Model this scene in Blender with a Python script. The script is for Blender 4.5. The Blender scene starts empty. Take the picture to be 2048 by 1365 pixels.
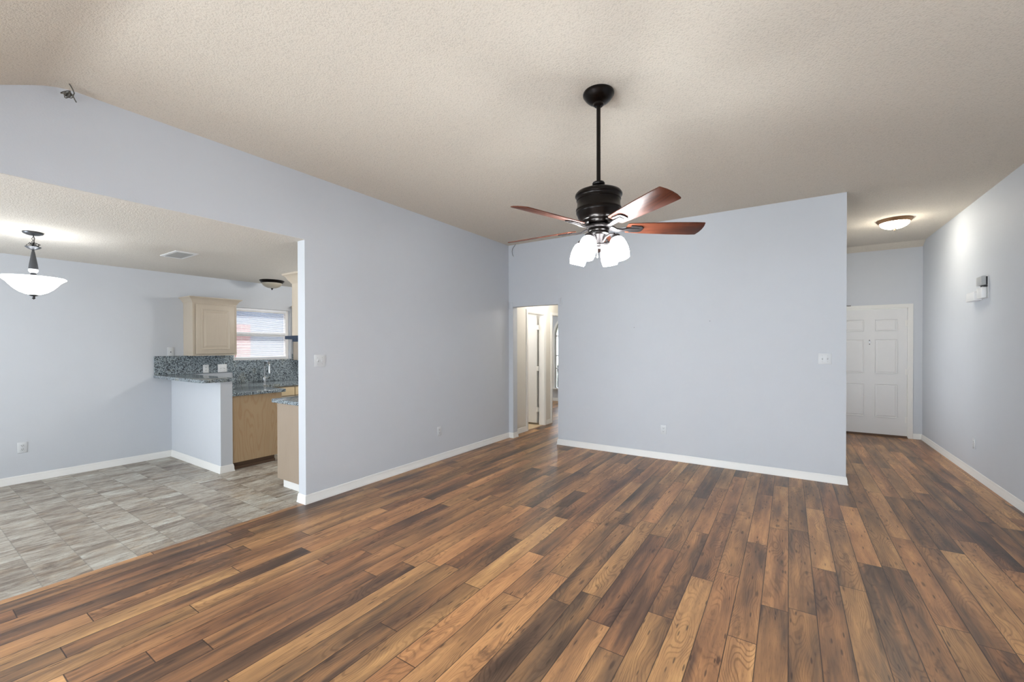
import bpy, bmesh, math, random
from mathutils import Vector, Matrix
random.seed(7)
S = bpy.context.scene
C = S.collection
PI = math.pi

# ------------------------------------------------------------------ camera, world, light, exposure
cam_d = bpy.data.cameras.new('camera'); cam = bpy.data.objects.new('camera', cam_d); C.objects.link(cam)
F_PX, CY = 843.34, 698.2
cam_d.sensor_width = 36.0; cam_d.lens = 36.0 * F_PX / 2048.0
cam_d.shift_y = (CY - 682.5) / 2048.0
cam_d.clip_start = 0.05; cam_d.clip_end = 200
Rv = Vector((0.83583375, 0.54897849, -0.00213439)); Uv = Vector((-0.00210273, 0.00708929, 0.99997266)); Fv = Vector((-0.54897861, 0.83580641, -0.00707982))
cam.matrix_world = Matrix(((Rv.x, Uv.x, -Fv.x, 0), (Rv.y, Uv.y, -Fv.y, 0), (Rv.z, Uv.z, -Fv.z, 1.46), (0, 0, 0, 1)))
S.camera = cam

S.view_settings.view_transform = 'Standard'; S.view_settings.look = 'None'
S.view_settings.exposure = 0.92; S.view_settings.gamma = 1.0
S.view_settings.use_curve_mapping = False

W = bpy.data.worlds.new('world'); S.world = W; W.use_nodes = True
W.node_tree.nodes['Background'].inputs[0].default_value = (0.80, 0.90, 1.0, 1)
W.node_tree.nodes['Background'].inputs[1].default_value = 2.4

def area_light(name, loc, rot, sx, sy, power, col):
    d = bpy.data.lights.new(name, 'AREA'); d.shape = 'RECTANGLE'; d.size = sx; d.size_y = sy
    d.energy = power; d.color = col
    o = bpy.data.objects.new(name, d); C.objects.link(o); o.location = loc; o.rotation_euler = rot
    return o
def point_light(name, loc, power, col, r=0.05):
    d = bpy.data.lights.new(name, 'POINT'); d.energy = power; d.color = col; d.shadow_soft_size = r
    o = bpy.data.objects.new(name, d); C.objects.link(o); o.location = loc
    return o
DAY = (0.84, 0.93, 1.0)
# daylight standing in the rear windows: one light per window for the sky, one tipped upward, an added fill for the ceiling
def window_light(name, x, z, sx, sy, p_sky, p_up, yaw):
    rz = math.radians(yaw)
    area_light(name + '_sky', (x, -1.80, z), (PI/2, 0, rz), sx, sy, p_sky, DAY)
    area_light(name + '_ceiling_fill', (x, -1.78, z), (PI/2 + math.radians(35), 0, rz), sx, sy*0.8, p_up, (0.95, 0.97, 1.0))
window_light('daylight_patio_door', -2.2, 1.05, 1.70, 1.90, 54, 14, -40)
window_light('daylight_living_window', 0.45, 1.30, 1.70, 1.40, 15, 6, 10)
window_light('daylight_dining_window', -5.4, 1.30, 1.6, 1.40, 31, 20, -30)
# unseen fill added on the solid entry wall for the right wall and door
area_light('entry_side_fill', (0.515, 7.5, 1.2), (0, -PI/2, 0), 1.9, 1.5, 5.5, (0.95, 0.98, 1.0))
point_light('kitchen_fill', (-5.1, 3.95, 2.25), 20, (1.0, 0.97, 0.92), 0.12)  # added lamp without a fixture, out of view, lifts the dim kitchen
sun_d = bpy.data.lights.new('sun', 'SUN'); sun_d.energy = 14.0; sun_d.angle = math.radians(6); sun_d.color = (1.0, 0.98, 0.95)
sun = bpy.data.objects.new('sun', sun_d); C.objects.link(sun); sun.location = (-20, 0, 20)
sun.rotation_euler = Vector((math.cos(math.radians(52)), -0.12, -math.sin(math.radians(52)))).to_track_quat('-Z', 'Y').to_euler()
point_light('hall_fill', (-3.25, 6.6, 2.25), 9, (1.0, 0.95, 0.88), 0.10)  # added fill for the hall, no fixture modelled
point_light('bathroom_fill', (-4.7, 6.15, 2.1), 14, (1.0, 0.98, 0.95), 0.10)  # unseen lamp added behind the hall door, no fixture
point_light('bedroom_fill', (-6.3, 8.6, 2.2), 22, (0.95, 0.98, 1.0), 0.12)  # fill added out of view in place of window light, no fixture

# ------------------------------------------------------------------ dimensions
XL, XLB, XR, YB, XD, YF = -3.726, -3.841, 1.718, 5.581, -6.875, 8.891
YR = -1.90                       # rear wall, behind the camera
H, HD = 3.052, 2.441
YN, YH = 2.201, 2.325            # near end of the left wall, kitchen side of the half wall
XE = -5.445                      # free end of the half wall
XH = -3.76                       # left wall of the hall

# ------------------------------------------------------------------ material helpers
def new_mat(name):
    m = bpy.data.materials.new(name); m.use_nodes = True
    nt = m.node_tree; b = nt.nodes['Principled BSDF']
    return m, nt, b
def srgb(r, g, b):
    f = lambda c: (c/255)/12.92 if c/255 <= 0.04045 else (((c/255)+0.055)/1.055)**2.4
    return (f(r), f(g), f(b), 1)
class G:
    """small node-graph helper"""
    def __init__(s, nt): s.nt = nt
    def n(s, t, **kw):
        nd = s.nt.nodes.new(t)
        for k, v in kw.items(): setattr(nd, k, v)
        return nd
    def link(s, a, b): s.nt.links.new(a, b)
    def setin(s, sock, v):
        if isinstance(v, bpy.types.NodeSocket): s.link(v, sock)
        else: sock.default_value = v
    def m(s, op, a, b=0.0, c=None):
        nd = s.n('ShaderNodeMath', operation=op)
        s.setin(nd.inputs[0], a); s.setin(nd.inputs[1], b)
        if c is not None: s.setin(nd.inputs[2], c)
        return nd.outputs[0]
    def xyz(s, x, y, z=0.0):
        nd = s.n('ShaderNodeCombineXYZ')
        for i, v in enumerate((x, y, z)): s.setin(nd.inputs[i], v)
        return nd.outputs[0]
    def coords(s):
        tc = s.n('ShaderNodeTexCoord'); sp = s.n('ShaderNodeSeparateXYZ'); s.link(tc.outputs['Object'], sp.inputs[0])
        return sp.outputs[0], sp.outputs[1], sp.outputs[2], tc.outputs['Object']
    def noise(s, vec, scale=1.0, detail=3.0, rough=0.55, dist=0.0):
        nd = s.n('ShaderNodeTexNoise'); s.link(vec, nd.inputs['Vector'])
        nd.inputs['Scale'].default_value = scale; nd.inputs['Detail'].default_value = detail
        nd.inputs['Roughness'].default_value = rough; nd.inputs['Distortion'].default_value = dist
        return nd.outputs['Fac']
    def white(s, vec):
        nd = s.n('ShaderNodeTexWhiteNoise', noise_dimensions='3D'); s.link(vec, nd.inputs['Vector'])
        return nd.outputs['Value'], nd.outputs['Color']
    def ramp(s, fac, stops):
        nd = s.n('ShaderNodeValToRGB'); s.setin(nd.inputs[0], fac)
        e = nd.color_ramp.elements
        while len(e) < len(stops): e.new(0.5)
        for k, (p, c) in enumerate(stops): e[k].position = p; e[k].color = c
        return nd.outputs[0]
    def mix(s, fac, a, b, mode='MIX'):
        nd = s.n('ShaderNodeMix', data_type='RGBA', blend_type=mode)
        s.setin(nd.inputs[0], fac); s.setin(nd.inputs[6], a); s.setin(nd.inputs[7], b)
        return nd.outputs[2]
    def step(s, v, lo, hi):
        nd = s.n('ShaderNodeMapRange', interpolation_type='SMOOTHSTEP')
        s.setin(nd.inputs[0], v); nd.inputs[1].default_value = lo; nd.inputs[2].default_value = hi
        return nd.outputs[0]
    def bump(s, h, strength, dist, bsdf):
        nd = s.n('ShaderNodeBump'); s.link(h, nd.inputs['Height'])
        nd.inputs['Strength'].default_value = strength; nd.inputs['Distance'].default_value = dist
        s.link(nd.outputs[0], bsdf.inputs['Normal'])

def plain(name, col, rough=0.5, metal=0.0, spec=0.5, bump=None):
    m, nt, b = new_mat(name)
    b.inputs['Base Color'].default_value = col; b.inputs['Roughness'].default_value = rough
    b.inputs['Metallic'].default_value = metal; b.inputs['Specular IOR Level'].default_value = spec
    g = G(nt); x, y, z, v = g.coords()
    # every surface carries a trace of procedural variation
    nz = g.noise(v, 6.0, 2.0)
    lo = tuple(c*0.985 for c in col[:3]) + (1,); hi = tuple(min(1, c*1.015) for c in col[:3]) + (1,)
    g.link(g.mix(nz, lo, hi), b.inputs['Base Color'])
    if bump:
        sc, st, ds = bump
        g.bump(g.noise(v, sc, 3.0), st, ds, b)
    return m

def emit(name, col, strength, base=None):
    m, nt, b = new_mat(name)
    b.inputs['Base Color'].default_value = base or (0.9, 0.9, 0.88, 1)
    b.inputs['Roughness'].default_value = 0.3
    b.inputs['Emission Color'].default_value = col; b.inputs['Emission Strength'].default_value = strength
    return m

def ceiling_mat(name, col):
    m, nt, b = new_mat(name); g = G(nt); x, y, z, v = g.coords()
    b.inputs['Roughness'].default_value = 0.95; b.inputs['Specular IOR Level'].default_value = 0.1
    n1 = g.noise(v, 105.0, 3.0, 0.6); n2 = g.noise(v, 200.0, 2.0, 0.5)
    h = g.m('ADD', g.step(n1, 0.36, 0.60), g.m('MULTIPLY', n2, 0.35))
    pits = g.step(n1, 0.44, 0.36)
    dark = tuple(c*0.80 for c in col[:3]) + (1,)
    g.link(g.mix(g.m('MULTIPLY', pits, 0.7), col, dark), b.inputs['Base Color'])
    g.bump(h, 0.38, 0.0032, b)
    return m

def wood_floor_mat():
    m, nt, b = new_mat('laminate_planks'); g = G(nt); x, y, z, v = g.coords()
    Wd, L = 0.1285, 1.21
    u = g.m('DIVIDE', x, Wd); r = g.m('FLOOR', u); fx = g.m('FRACT', u)
    off, _ = g.white(g.xyz(r, 3.7, 1.3))
    t = g.m('ADD', g.m('DIVIDE', y, L), g.m('MULTIPLY', off, 9.0)); c = g.m('FLOOR', t); fy = g.m('FRACT', t)
    idv, idc = g.white(g.xyz(r, c, 9.1)); sp = g.n('ShaderNodeSeparateColor'); g.link(idc, sp.inputs[0])
    ox = g.m('MULTIPLY', sp.outputs[0], 37.0); oy = g.m('MULTIPLY', sp.outputs[1], 53.0); rnd3 = sp.outputs[2]
    px = g.m('ADD', x, ox); py = g.m('ADD', y, oy)
    # slow tone drift inside a plank
    drift = g.noise(g.xyz(g.m('MULTIPLY', px, 8.5), g.m('MULTIPLY', py, 1.0)), 1.0, 3.0, 0.58)
    streak = g.noise(g.xyz(g.m('MULTIPLY', px, 34.0), g.m('MULTIPLY', py, 2.2)), 1.0, 4.0, 0.6)
    # growth rings: distorted bands, stretched along the plank
    warp = g.noise(g.xyz(g.m('MULTIPLY', px, 7.0), g.m('MULTIPLY', py, 1.7)), 1.0, 1.5, 0.4)
    band = g.m('SINE', g.m('ADD', g.m('MULTIPLY', px, 330.0), g.m('MULTIPLY', warp, 150.0)))
    ring = g.m('MULTIPLY', g.step(band, 0.1, 1.0), g.step(g.noise(g.xyz(g.m('MULTIPLY', px, 5.0), g.m('MULTIPLY', py, 1.5), 2.0), 1.0, 2.0), 0.34, 0.62))
    fibre = g.noise(g.xyz(g.m('MULTIPLY', px, 330.0), g.m('MULTIPLY', py, 11.0)), 1.0, 2.0, 0.6)
    tone = g.m('ADD', g.m('MULTIPLY', idv, 0.46), g.m('MULTIPLY', g.m('SUBTRACT', drift, 0.5), 1.5))
    tone = g.m('ADD', tone, g.m('MULTIPLY', g.m('SUBTRACT', streak, 0.5), 0.55))
    tone = g.m('ADD', tone, 0.265)
    col = g.ramp(tone, [(0.0, srgb(66, 52, 45)), (0.24, srgb(102, 80, 65)), (0.47, srgb(146, 110, 80)), (0.72, srgb(182, 139, 98)), (1.0, srgb(214, 169, 119))])
    hue = g.ramp(rnd3, [(0.0, srgb(255, 240, 232)), (0.5, srgb(255, 248, 240)), (1.0, srgb(255, 255, 244))])
    col = g.mix(1.0, col, hue, 'MULTIPLY')
    col = g.mix(g.m('MULTIPLY', ring, 0.42), col, g.mix(1.0, col, srgb(140, 122, 110), 'MULTIPLY'))
    col = g.mix(g.m('MULTIPLY', g.step(fibre, 0.54, 0.74), 0.55), col, srgb(72, 52, 42))
    # saw marks and stain patches on some boards
    patch = g.step(g.noise(g.xyz(g.m('MULTIPLY', px, 7.0), g.m('MULTIPLY', py, 3.0), 4.0), 1.0, 5.0, 0.65), 0.60, 0.72)
    col = g.mix(g.m('MULTIPLY', patch, 0.6), col, srgb(62, 45, 40))
    # short dark checks and knots
    vo = g.n('ShaderNodeTexVoronoi'); g.link(g.xyz(g.m('MULTIPLY', px, 13.0), g.m('MULTIPLY', py, 3.2)), vo.inputs['Vector']); vo.inputs['Scale'].default_value = 1.0
    knot = g.step(vo.outputs['Distance'], 0.16, 0.05)
    vc = g.n('ShaderNodeTexVoronoi'); g.link(g.xyz(g.m('MULTIPLY', px, 42.0), g.m('MULTIPLY', py, 6.5), 3.0), vc.inputs['Vector']); vc.inputs['Scale'].default_value = 1.0
    vs = g.n('ShaderNodeSeparateColor'); g.link(vc.outputs['Color'], vs.inputs[0])
    check = g.m('MULTIPLY', g.step(vc.outputs['Distance'], 0.22, 0.10), g.step(vs.outputs[0], 0.50, 0.56))
    col = g.mix(g.m('MULTIPLY', check, 0.7), col, srgb(44, 32, 28))
    col = g.mix(g.m('MULTIPLY', knot, 0.65), col, srgb(46, 33, 29))
    # joints
    ex = g.m('MINIMUM', fx, g.m('SUBTRACT', 1.0, fx)); ey = g.m('MINIMUM', fy, g.m('SUBTRACT', 1.0, fy))
    jx = g.step(ex, 0.026, 0.008); jy = g.step(ey, 0.0028, 0.0010); j = g.m('MAXIMUM', jx, jy)
    col = g.mix(g.m('MULTIPLY', j, 0.85), col, srgb(36, 26, 22))
    g.link(col, b.inputs['Base Color'])
    g.link(g.m('ADD', 0.27, g.m('MULTIPLY', streak, 0.16)), b.inputs['Roughness'])
    b.inputs['Specular IOR Level'].default_value = 0.4
    g.bump(g.m('SUBTRACT', g.m('MULTIPLY', fibre, 0.25), j), 0.12, 0.002, b)
    return m

def tile_mat():
    m, nt, b = new_mat('slate_look_vinyl'); g = G(nt); x, y, z, v = g.coords()
    Ty, Lx = 0.2245, 0.36
    t = g.m('DIVIDE', g.m('SUBTRACT', y, 0.1165), Ty); r = g.m('FLOOR', t); fy = g.m('FRACT', t)
    off, _ = g.white(g.xyz(r, 1.7, 5.3))
    u = g.m('ADD', g.m('DIVIDE', x, Lx), g.m('MULTIPLY', off, 5.0)); c = g.m('FLOOR', u); fx = g.m('FRACT', u)
    # each tile carries two or three printed stone slips
    s3 = g.m('FLOOR', g.m('MULTIPLY', g.m('ADD', u, g.m('MULTIPLY', g.m('SUBTRACT', g.noise(g.xyz(x, y), 14.0, 2.0), 0.5), 0.10)), 3.0))
    idv, idc = g.white(g.xyz(r, c, 2.2)); slv, _ = g.white(g.xyz(r, s3, 8.8))
    sp = g.n('ShaderNodeSeparateColor'); g.link(idc, sp.inputs[0])
    px = g.m('ADD', x, g.m('MULTIPLY', sp.outputs[0], 31.0)); py = g.m('ADD', y, g.m('MULTIPLY', slv, 17.0))
    st = g.noise(g.xyz(g.m('MULTIPLY', px, 17.0), g.m('MULTIPLY', py, 5.5)), 1.0, 6.0, 0.70, 1.1)
    st2 = g.noise(g.xyz(g.m('MULTIPLY', px, 8.0), g.m('MULTIPLY', py, 3.2)), 1.0, 4.0, 0.6)
    warm = g.noise(g.xyz(g.m('MULTIPLY', px, 6.0), g.m('MULTIPLY', py, 4.0), 3.0), 1.0, 3.0, 0.6)
    tone = g.m('ADD', g.m('MULTIPLY', slv, 0.34), g.m('MULTIPLY', g.m('SUBTRACT', st, 0.5), 1.5))
    tone = g.m('ADD', g.m('ADD', tone, g.m('MULTIPLY', g.m('SUBTRACT', st2, 0.5), 0.8)), 0.32)
    col = g.ramp(tone, [(0.0, srgb(92, 82, 74)), (0.25, srgb(134, 123, 112)), (0.52, srgb(168, 160, 148)), (0.78, srgb(190, 188, 178)), (1.0, srgb(210, 212, 206))])
    col = g.mix(g.m('MULTIPLY', g.step(warm, 0.5, 0.7), 0.45), col, g.mix(1.0, col, srgb(244, 222, 196), 'MULTIPLY'))
    vein = g.step(g.m('ABSOLUTE', g.m('SUBTRACT', g.noise(g.xyz(g.m('MULTIPLY', px, 15.0), g.m('MULTIPLY', py, 5.0), 7.0), 1.0, 5.0, 0.7, 1.2), 0.5)), 0.018, 0.0)
    col = g.mix(g.m('MULTIPLY', vein, 0.45), col, srgb(78, 72, 70))
    ex = g.m('MINIMUM', fx, g.m('SUBTRACT', 1.0, fx)); ey = g.m('MINIMUM', fy, g.m('SUBTRACT', 1.0, fy))
    j = g.m('MAXIMUM', g.step(ex, 0.012, 0.005), g.step(ey, 0.018, 0.008))
    col = g.mix(g.m('MULTIPLY', j, 0.4), col, srgb(118, 114, 110))
    g.link(col, b.inputs['Base Color']); b.inputs['Roughness'].default_value = 0.42
    b.inputs['Specular IOR Level'].default_value = 0.4
    g.bump(g.m('SUBTRACT', st, g.m('MULTIPLY', j, 0.6)), 0.15, 0.003, b)
    return m

def granite_mat():
    m, nt, b = new_mat('speckled_granite'); g = G(nt); x, y, z, v = g.coords()
    n1 = g.noise(v, 85.0, 4.0, 0.65, 0.4); n2 = g.noise(v, 52.0, 3.0, 0.6, 0.5); n3 = g.noise(v, 5.0, 2.0)
    col = g.ramp(n1, [(0.39, srgb(42, 46, 52)), (0.45, srgb(104, 115, 122)), (0.53, srgb(148, 160, 167)), (0.66, srgb(188, 198, 201))])
    col = g.mix(g.m('MULTIPLY', g.step(n2, 0.45, 0.38), 0.85), col, srgb(30, 34, 38))
    col = g.mix(g.m('MULTIPLY', g.step(n3, 0.55, 0.75), 0.3), col, srgb(170, 165, 140))
    g.link(col, b.inputs['Base Color']); b.inputs['Roughness'].default_value = 0.14
    return m

def veneer_mat(name, lo, hi, grain, axis='z', ring=0.0, sc=1.0):
    """light cabinet wood, grain along one axis"""
    m, nt, b = new_mat(name); g = G(nt); x, y, z, v = g.coords()
    a = {'x': x, 'y': y, 'z': z}[axis]
    o = [q for k, q in zip('xyz', (x, y, z)) if k != axis]
    w = g.m('ADD', o[0], o[1])
    n1 = g.noise(g.xyz(g.m('MULTIPLY', w, 70.0*sc), g.m('MULTIPLY', a, 4.0*sc)), 1.0, 4.0, 0.6)
    n2 = g.noise(g.xyz(g.m('MULTIPLY', w, 5.0), g.m('MULTIPLY', a, 2.0)), 1.0, 3.0, 0.55)
    col = g.mix(g.m('MULTIPLY', g.m('ADD', n1, n2), 0.5), lo, hi)
    if ring:
        warp = g.noise(g.xyz(g.m('MULTIPLY', w, 6.0*sc), g.m('MULTIPLY', a, 1.0*sc)), 1.0, 1.5, 0.4)
        band = g.m('SINE', g.m('ADD', g.m('MULTIPLY', w, 70.0*sc), g.m('MULTIPLY', warp, 105.0)))
        col = g.mix(g.m('MULTIPLY', g.step(band, 0.2, 1.0), ring), col, grain)
    col = g.mix(g.m('MULTIPLY', g.step(n1, 0.55, 0.75), 0.25), col, grain)
    g.link(col, b.inputs['Base Color']); b.inputs['Roughness'].default_value = 0.42
    return m

def brick_mat():
    m, nt, b = new_mat('red_brick'); g = G(nt); x, y, z, v = g.coords()
    br = g.n('ShaderNodeTexBrick'); g.link(g.xyz(y, z), br.inputs['Vector'])
    br.inputs['Color1'].default_value = srgb(150, 62, 66); br.inputs['Color2'].default_value = srgb(128, 50, 54); br.inputs['Mortar'].default_value = srgb(170, 130, 130)
    br.inputs['Scale'].default_value = 1.0; br.inputs['Brick Width'].default_value = 0.2; br.inputs['Row Height'].default_value = 0.067; br.inputs['Mortar Size'].default_value = 0.006
    g.link(br.outputs['Color'], b.inputs['Base Color']); b.inputs['Roughness'].default_value = 0.9
    return m

def siding_mat():
    m, nt, b = new_mat('pale_lap_siding'); g = G(nt); x, y, z, v = g.coords()
    f = g.m('FRACT', g.m('DIVIDE', z, 0.18)); lap = g.step(f, 0.10, 0.0)
    col = g.mix(g.noise(v, 3.0, 2.0), srgb(62, 80, 108), srgb(84, 106, 138))
    g.link(g.mix(g.m('MULTIPLY', lap, 0.5), col, srgb(40, 58, 88)), b.inputs['Base Color'])
    b.inputs['Roughness'].default_value = 0.8
    return m

M = {}
M['paint'] = plain('wall_paint', srgb(202, 206, 212), 0.62, spec=0.3, bump=(95.0, 0.16, 0.0025))
M['hall_paint'] = plain('warm_white_paint', srgb(222, 219, 212), 0.62, spec=0.3, bump=(95.0, 0.14, 0.002))
M['white'] = plain('white_trim_paint', srgb(232, 231, 228), 0.38)
M['door_white'] = plain('white_door_paint', srgb(224, 224, 224), 0.40)
M['plastic'] = plain('white_plastic', srgb(232, 233, 234), 0.30)
M['plate_paint'] = plain('wall_tone_plastic', srgb(212, 215, 218), 0.35)
M['plastic_grey'] = plain('grey_plastic', srgb(176, 178, 178), 0.40)
M['slot'] = plain('dark_slot', srgb(40, 40, 42), 0.6)
M['ceil'] = ceiling_mat('textured_ceiling', srgb(216, 208, 195))
M['ceil2'] = ceiling_mat('textured_low_ceiling', srgb(216, 211, 203))
M['wood'] = wood_floor_mat()
M['tile'] = tile_mat()
M['bath_tile'] = plain('tan_floor_tile', srgb(205, 184, 152), 0.45)
M['granite'] = granite_mat()
M['maple'] = veneer_mat('pickled_maple', srgb(172, 159, 142), srgb(200, 188, 171), srgb(146, 127, 104))
M['maple_h'] = veneer_mat('pickled_maple_trim', srgb(172, 159, 142), srgb(200, 188, 171), srgb(146, 127, 104), 'y')
M['ply'] = veneer_mat('birch_plywood', srgb(168, 142, 110), srgb(192, 166, 132), srgb(160, 114, 72), 'z', 0.26)
M['ply_pale'] = veneer_mat('pale_maple_panel', srgb(152, 136, 119), srgb(170, 154, 137), srgb(132, 112, 93))
M['drawer'] = veneer_mat('honey_maple', srgb(214, 192, 152), srgb(226, 206, 170), srgb(190, 160, 118), 'y')
M['kick'] = plain('brown_toe_kick', srgb(96, 74, 58), 0.6)
M['bronze'] = plain('oil_rubbed_bronze', srgb(20, 15, 13), 0.28, 0.6)
M['pewter'] = plain('dark_pewter', srgb(54, 50, 50), 0.5, 0.75)
M['iron'] = plain('grey_iron', srgb(84, 86, 90), 0.35, 0.8)
M['chrome'] = plain('brushed_steel', srgb(190, 192, 194), 0.22, 1.0)
M['navy'] = plain('navy_enamel', srgb(14, 36, 60), 0.25, 0.1)
M['brass'] = plain('antique_bronze_pan', srgb(140, 108, 78), 0.35, 0.6)
M['wire'] = plain('grey_cable', srgb(96, 94, 88), 0.7)
M['wire_pale'] = plain('pale_cable', srgb(128, 128, 126), 0.6)
M['blade'] = veneer_mat('rosewood_blade', srgb(66, 34, 24), srgb(108, 57, 36), srgb(42, 21, 17), 'x', 0.4)
M['blade'].node_tree.nodes['Principled BSDF'].inputs['Roughness'].default_value = 0.48
M['blade'].node_tree.nodes['Principled BSDF'].inputs['Specular IOR Level'].default_value = 0.22
M['bulb_glass'] = emit('lit_frosted_glass', (0.94, 0.98, 1.0, 1), 44.0)
M['bowl_glass'] = emit('lit_bowl_glass', (0.97, 0.99, 1.0, 1), 3.5)
M['foyer_glass'] = emit('lit_amber_glass', (1.0, 0.93, 0.80, 1), 30.0)
M['alabaster'] = plain('unlit_alabaster_glass', srgb(164, 156, 140), 0.35)
M['crystal'] = plain('clear_crystal', srgb(225, 228, 230), 0.08, 0.2)
M['frame'] = plain('window_vinyl', srgb(236, 234, 232), 0.40)
M['slat'] = plain('white_blind_slat', srgb(236, 238, 242), 0.45)
M['brick'] = brick_mat(); M['siding'] = siding_mat()
M['fence'] = plain('dark_shrubs', srgb(38, 44, 36), 0.9)
M['grass'] = plain('winter_lawn', srgb(120, 124, 92), 0.95)
def glass_mat():
    m, nt, b = new_mat('window_glass'); g = G(nt)
    out = nt.nodes['Material Output']
    tr = g.n('ShaderNodeBsdfTransparent'); gl = g.n('ShaderNodeBsdfGlossy'); gl.inputs['Roughness'].default_value = 0.02
    fr = g.n('ShaderNodeFresnel'); fr.inputs[0].default_value = 1.45
    mx = g.n('ShaderNodeMixShader'); g.link(g.m('MULTIPLY', fr.outputs[0], 0.8), mx.inputs[0]); g.link(tr.outputs[0], mx.inputs[1]); g.link(gl.outputs[0], mx.inputs[2])
    g.link(mx.outputs[0], out.inputs['Surface'])
    return m
M['glass'] = glass_mat()

# ------------------------------------------------------------------ mesh helpers
def BM(): return bmesh.new()
def box(bm, x0, x1, y0, y1, z0, z1, bev=0.0, seg=2):
    r = bmesh.ops.create_cube(bm, size=1.0)
    vs = r['verts']
    for v in vs:
        v.co = Vector((x0 + (v.co.x+0.5)*(x1-x0), y0 + (v.co.y+0.5)*(y1-y0), z0 + (v.co.z+0.5)*(z1-z0)))
    if bev:
        es = list({e for v in vs for e in v.link_edges})
        bmesh.ops.bevel(bm, geom=es, offset=bev, segments=seg, profile=0.5, affect='EDGES')
    return bm
def lathe(bm, prof, seg=40, c=(0, 0, 0), M4=None, caps=True):
    rings = []
    for r, z in prof:
        ring = []
        for k in range(seg):
            a = 2*PI*k/seg
            p = Vector((r*math.cos(a), r*math.sin(a), z))
            if M4 is not None: p = M4 @ p
            ring.append(bm.verts.new(p + Vector(c)))
        rings.append(ring)
    for i in range(len(rings)-1):
        for k in range(seg):
            bm.faces.new((rings[i][k], rings[i][(k+1) % seg], rings[i+1][(k+1) % seg], rings[i+1][k]))
    if caps:
        if prof[0][0] > 1e-5: bm.faces.new(rings[0][::-1])
        if prof[-1][0] > 1e-5: bm.faces.new(rings[-1])
    return bm
def tube(bm, pts, r, seg=8, caps=True):
    pts = [Vector(p) for p in pts]; n = len(pts); rings = []
    rr = r if isinstance(r, (list, tuple)) else [r]*n
    up = Vector((0, 0, 1)); prev = None
    for i, p in enumerate(pts):
        t = (pts[min(i+1, n-1)] - pts[max(i-1, 0)]).normalized()
        if prev is None:
            a = t.cross(up)
            if a.length < 1e-4: a = t.cross(Vector((1, 0, 0)))
        else: a = prev - t*prev.dot(t)
        a.normalize(); prev = a; b = t.cross(a)
        rings.append([bm.verts.new(p + (a*math.cos(2*PI*k/seg) + b*math.sin(2*PI*k/seg))*rr[i]) for k in range(seg)])
    for i in range(n-1):
        for k in range(seg):
            bm.faces.new((rings[i][k], rings[i][(k+1) % seg], rings[i+1][(k+1) % seg], rings[i+1][k]))
    if caps: bm.faces.new(rings[0][::-1]); bm.faces.new(rings[-1])
    return bm
def torus(bm, c, R, r, M4=None, seg=20, sg=8):
    M4 = M4 or Matrix.Identity(4); rings = []
    for i in range(seg):
        a = 2*PI*i/seg; ring = []
        for k in range(sg):
            b = 2*PI*k/sg
            ring.append(bm.verts.new(M4 @ Vector(((R+r*math.cos(b))*math.cos(a), (R+r*math.cos(b))*math.sin(a), r*math.sin(b))) + Vector(c)))
        rings.append(ring)
    for i in range(seg):
        for k in range(sg):
            bm.faces.new((rings[i][k], rings[(i+1) % seg][k], rings[(i+1) % seg][(k+1) % sg], rings[i][(k+1) % sg]))
    return bm
def prism(bm, pts, axis, a0, a1):
    """2-D outline extruded along an axis; pts give the two other coordinates in xyz order"""
    def mk(p, a):
        q = [0, 0, 0]; q[axis] = a; o = [i for i in range(3) if i != axis]; q[o[0]] = p[0]; q[o[1]] = p[1]
        return bm.verts.new(q)
    A = [mk(p, a0) for p in pts]; B = [mk(p, a1) for p in pts]; n = len(pts)
    bm.faces.new(A); bm.faces.new(B[::-1])
    for i in range(n): bm.faces.new((A[i], B[i], B[(i+1) % n], A[(i+1) % n]))
    return bm
def sweep(bm, path, prof):
    """profile (offset to the right of the path, z) swept along a polyline with mitred corners"""
    P = [Vector((p[0], p[1])) for p in path]; n = len(P); rings = []
    dirs = [(P[i+1]-P[i]).normalized() for i in range(n-1)]
    rt = lambda d: Vector((d.y, -d.x))
    for i in range(n):
        if i == 0: mv = rt(dirs[0])
        elif i == n-1: mv = rt(dirs[-1])
        else:
            a, b = rt(dirs[i-1]), rt(dirs[i]); mv = (a+b); mv = mv/(mv.length_squared/2) if mv.length > 1e-6 else a
        rings.append([bm.verts.new((P[i].x+mv.x*o, P[i].y+mv.y*o, z)) for o, z in prof])
    m = len(prof)
    for i in range(n-1):
        for k in range(m): bm.faces.new((rings[i][k], rings[i][(k+1) % m], rings[i+1][(k+1) % m], rings[i+1][k]))
    bm.faces.new(rings[0][::-1]); bm.faces.new(rings[-1])
    return bm
def raised_panel(bm, u0, u1, z0, z1, y, d, e1=0.012, e2=0.03):
    """moulded panel on the plane y (front toward -y): groove then raised field, protruding d"""
    def ring(i, dy): return [bm.verts.new(p) for p in ((u0+i, y-dy, z0+i), (u1-i, y-dy, z0+i), (u1-i, y-dy, z1-i), (u0+i, y-dy, z1-i))]
    R = [ring(0, 0.0), ring(0.002, d), ring(e1, d*0.35), ring(e2, d*0.9)]
    for a, b in zip(R, R[1:]):
        for k in range(4): bm.faces.new((a[k], a[(k+1) % 4], b[(k+1) % 4], b[k]))
    bm.faces.new(R[-1]); bm.faces.new(R[0][::-1])
def obj(name, bm, mat, parent=None, smooth=False, ang=35):
    bmesh.ops.recalc_face_normals(bm, faces=bm.faces)
    me = bpy.data.meshes.new(name); bm.to_mesh(me); bm.free()
    me.materials.append(mat)
    if smooth:
        for p in me.polygons: p.use_smooth = True
        me.set_sharp_from_angle(angle=math.radians(ang))
    o = bpy.data.objects.new(name, me); C.objects.link(o)
    if parent: o.parent = parent
    return o
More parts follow.
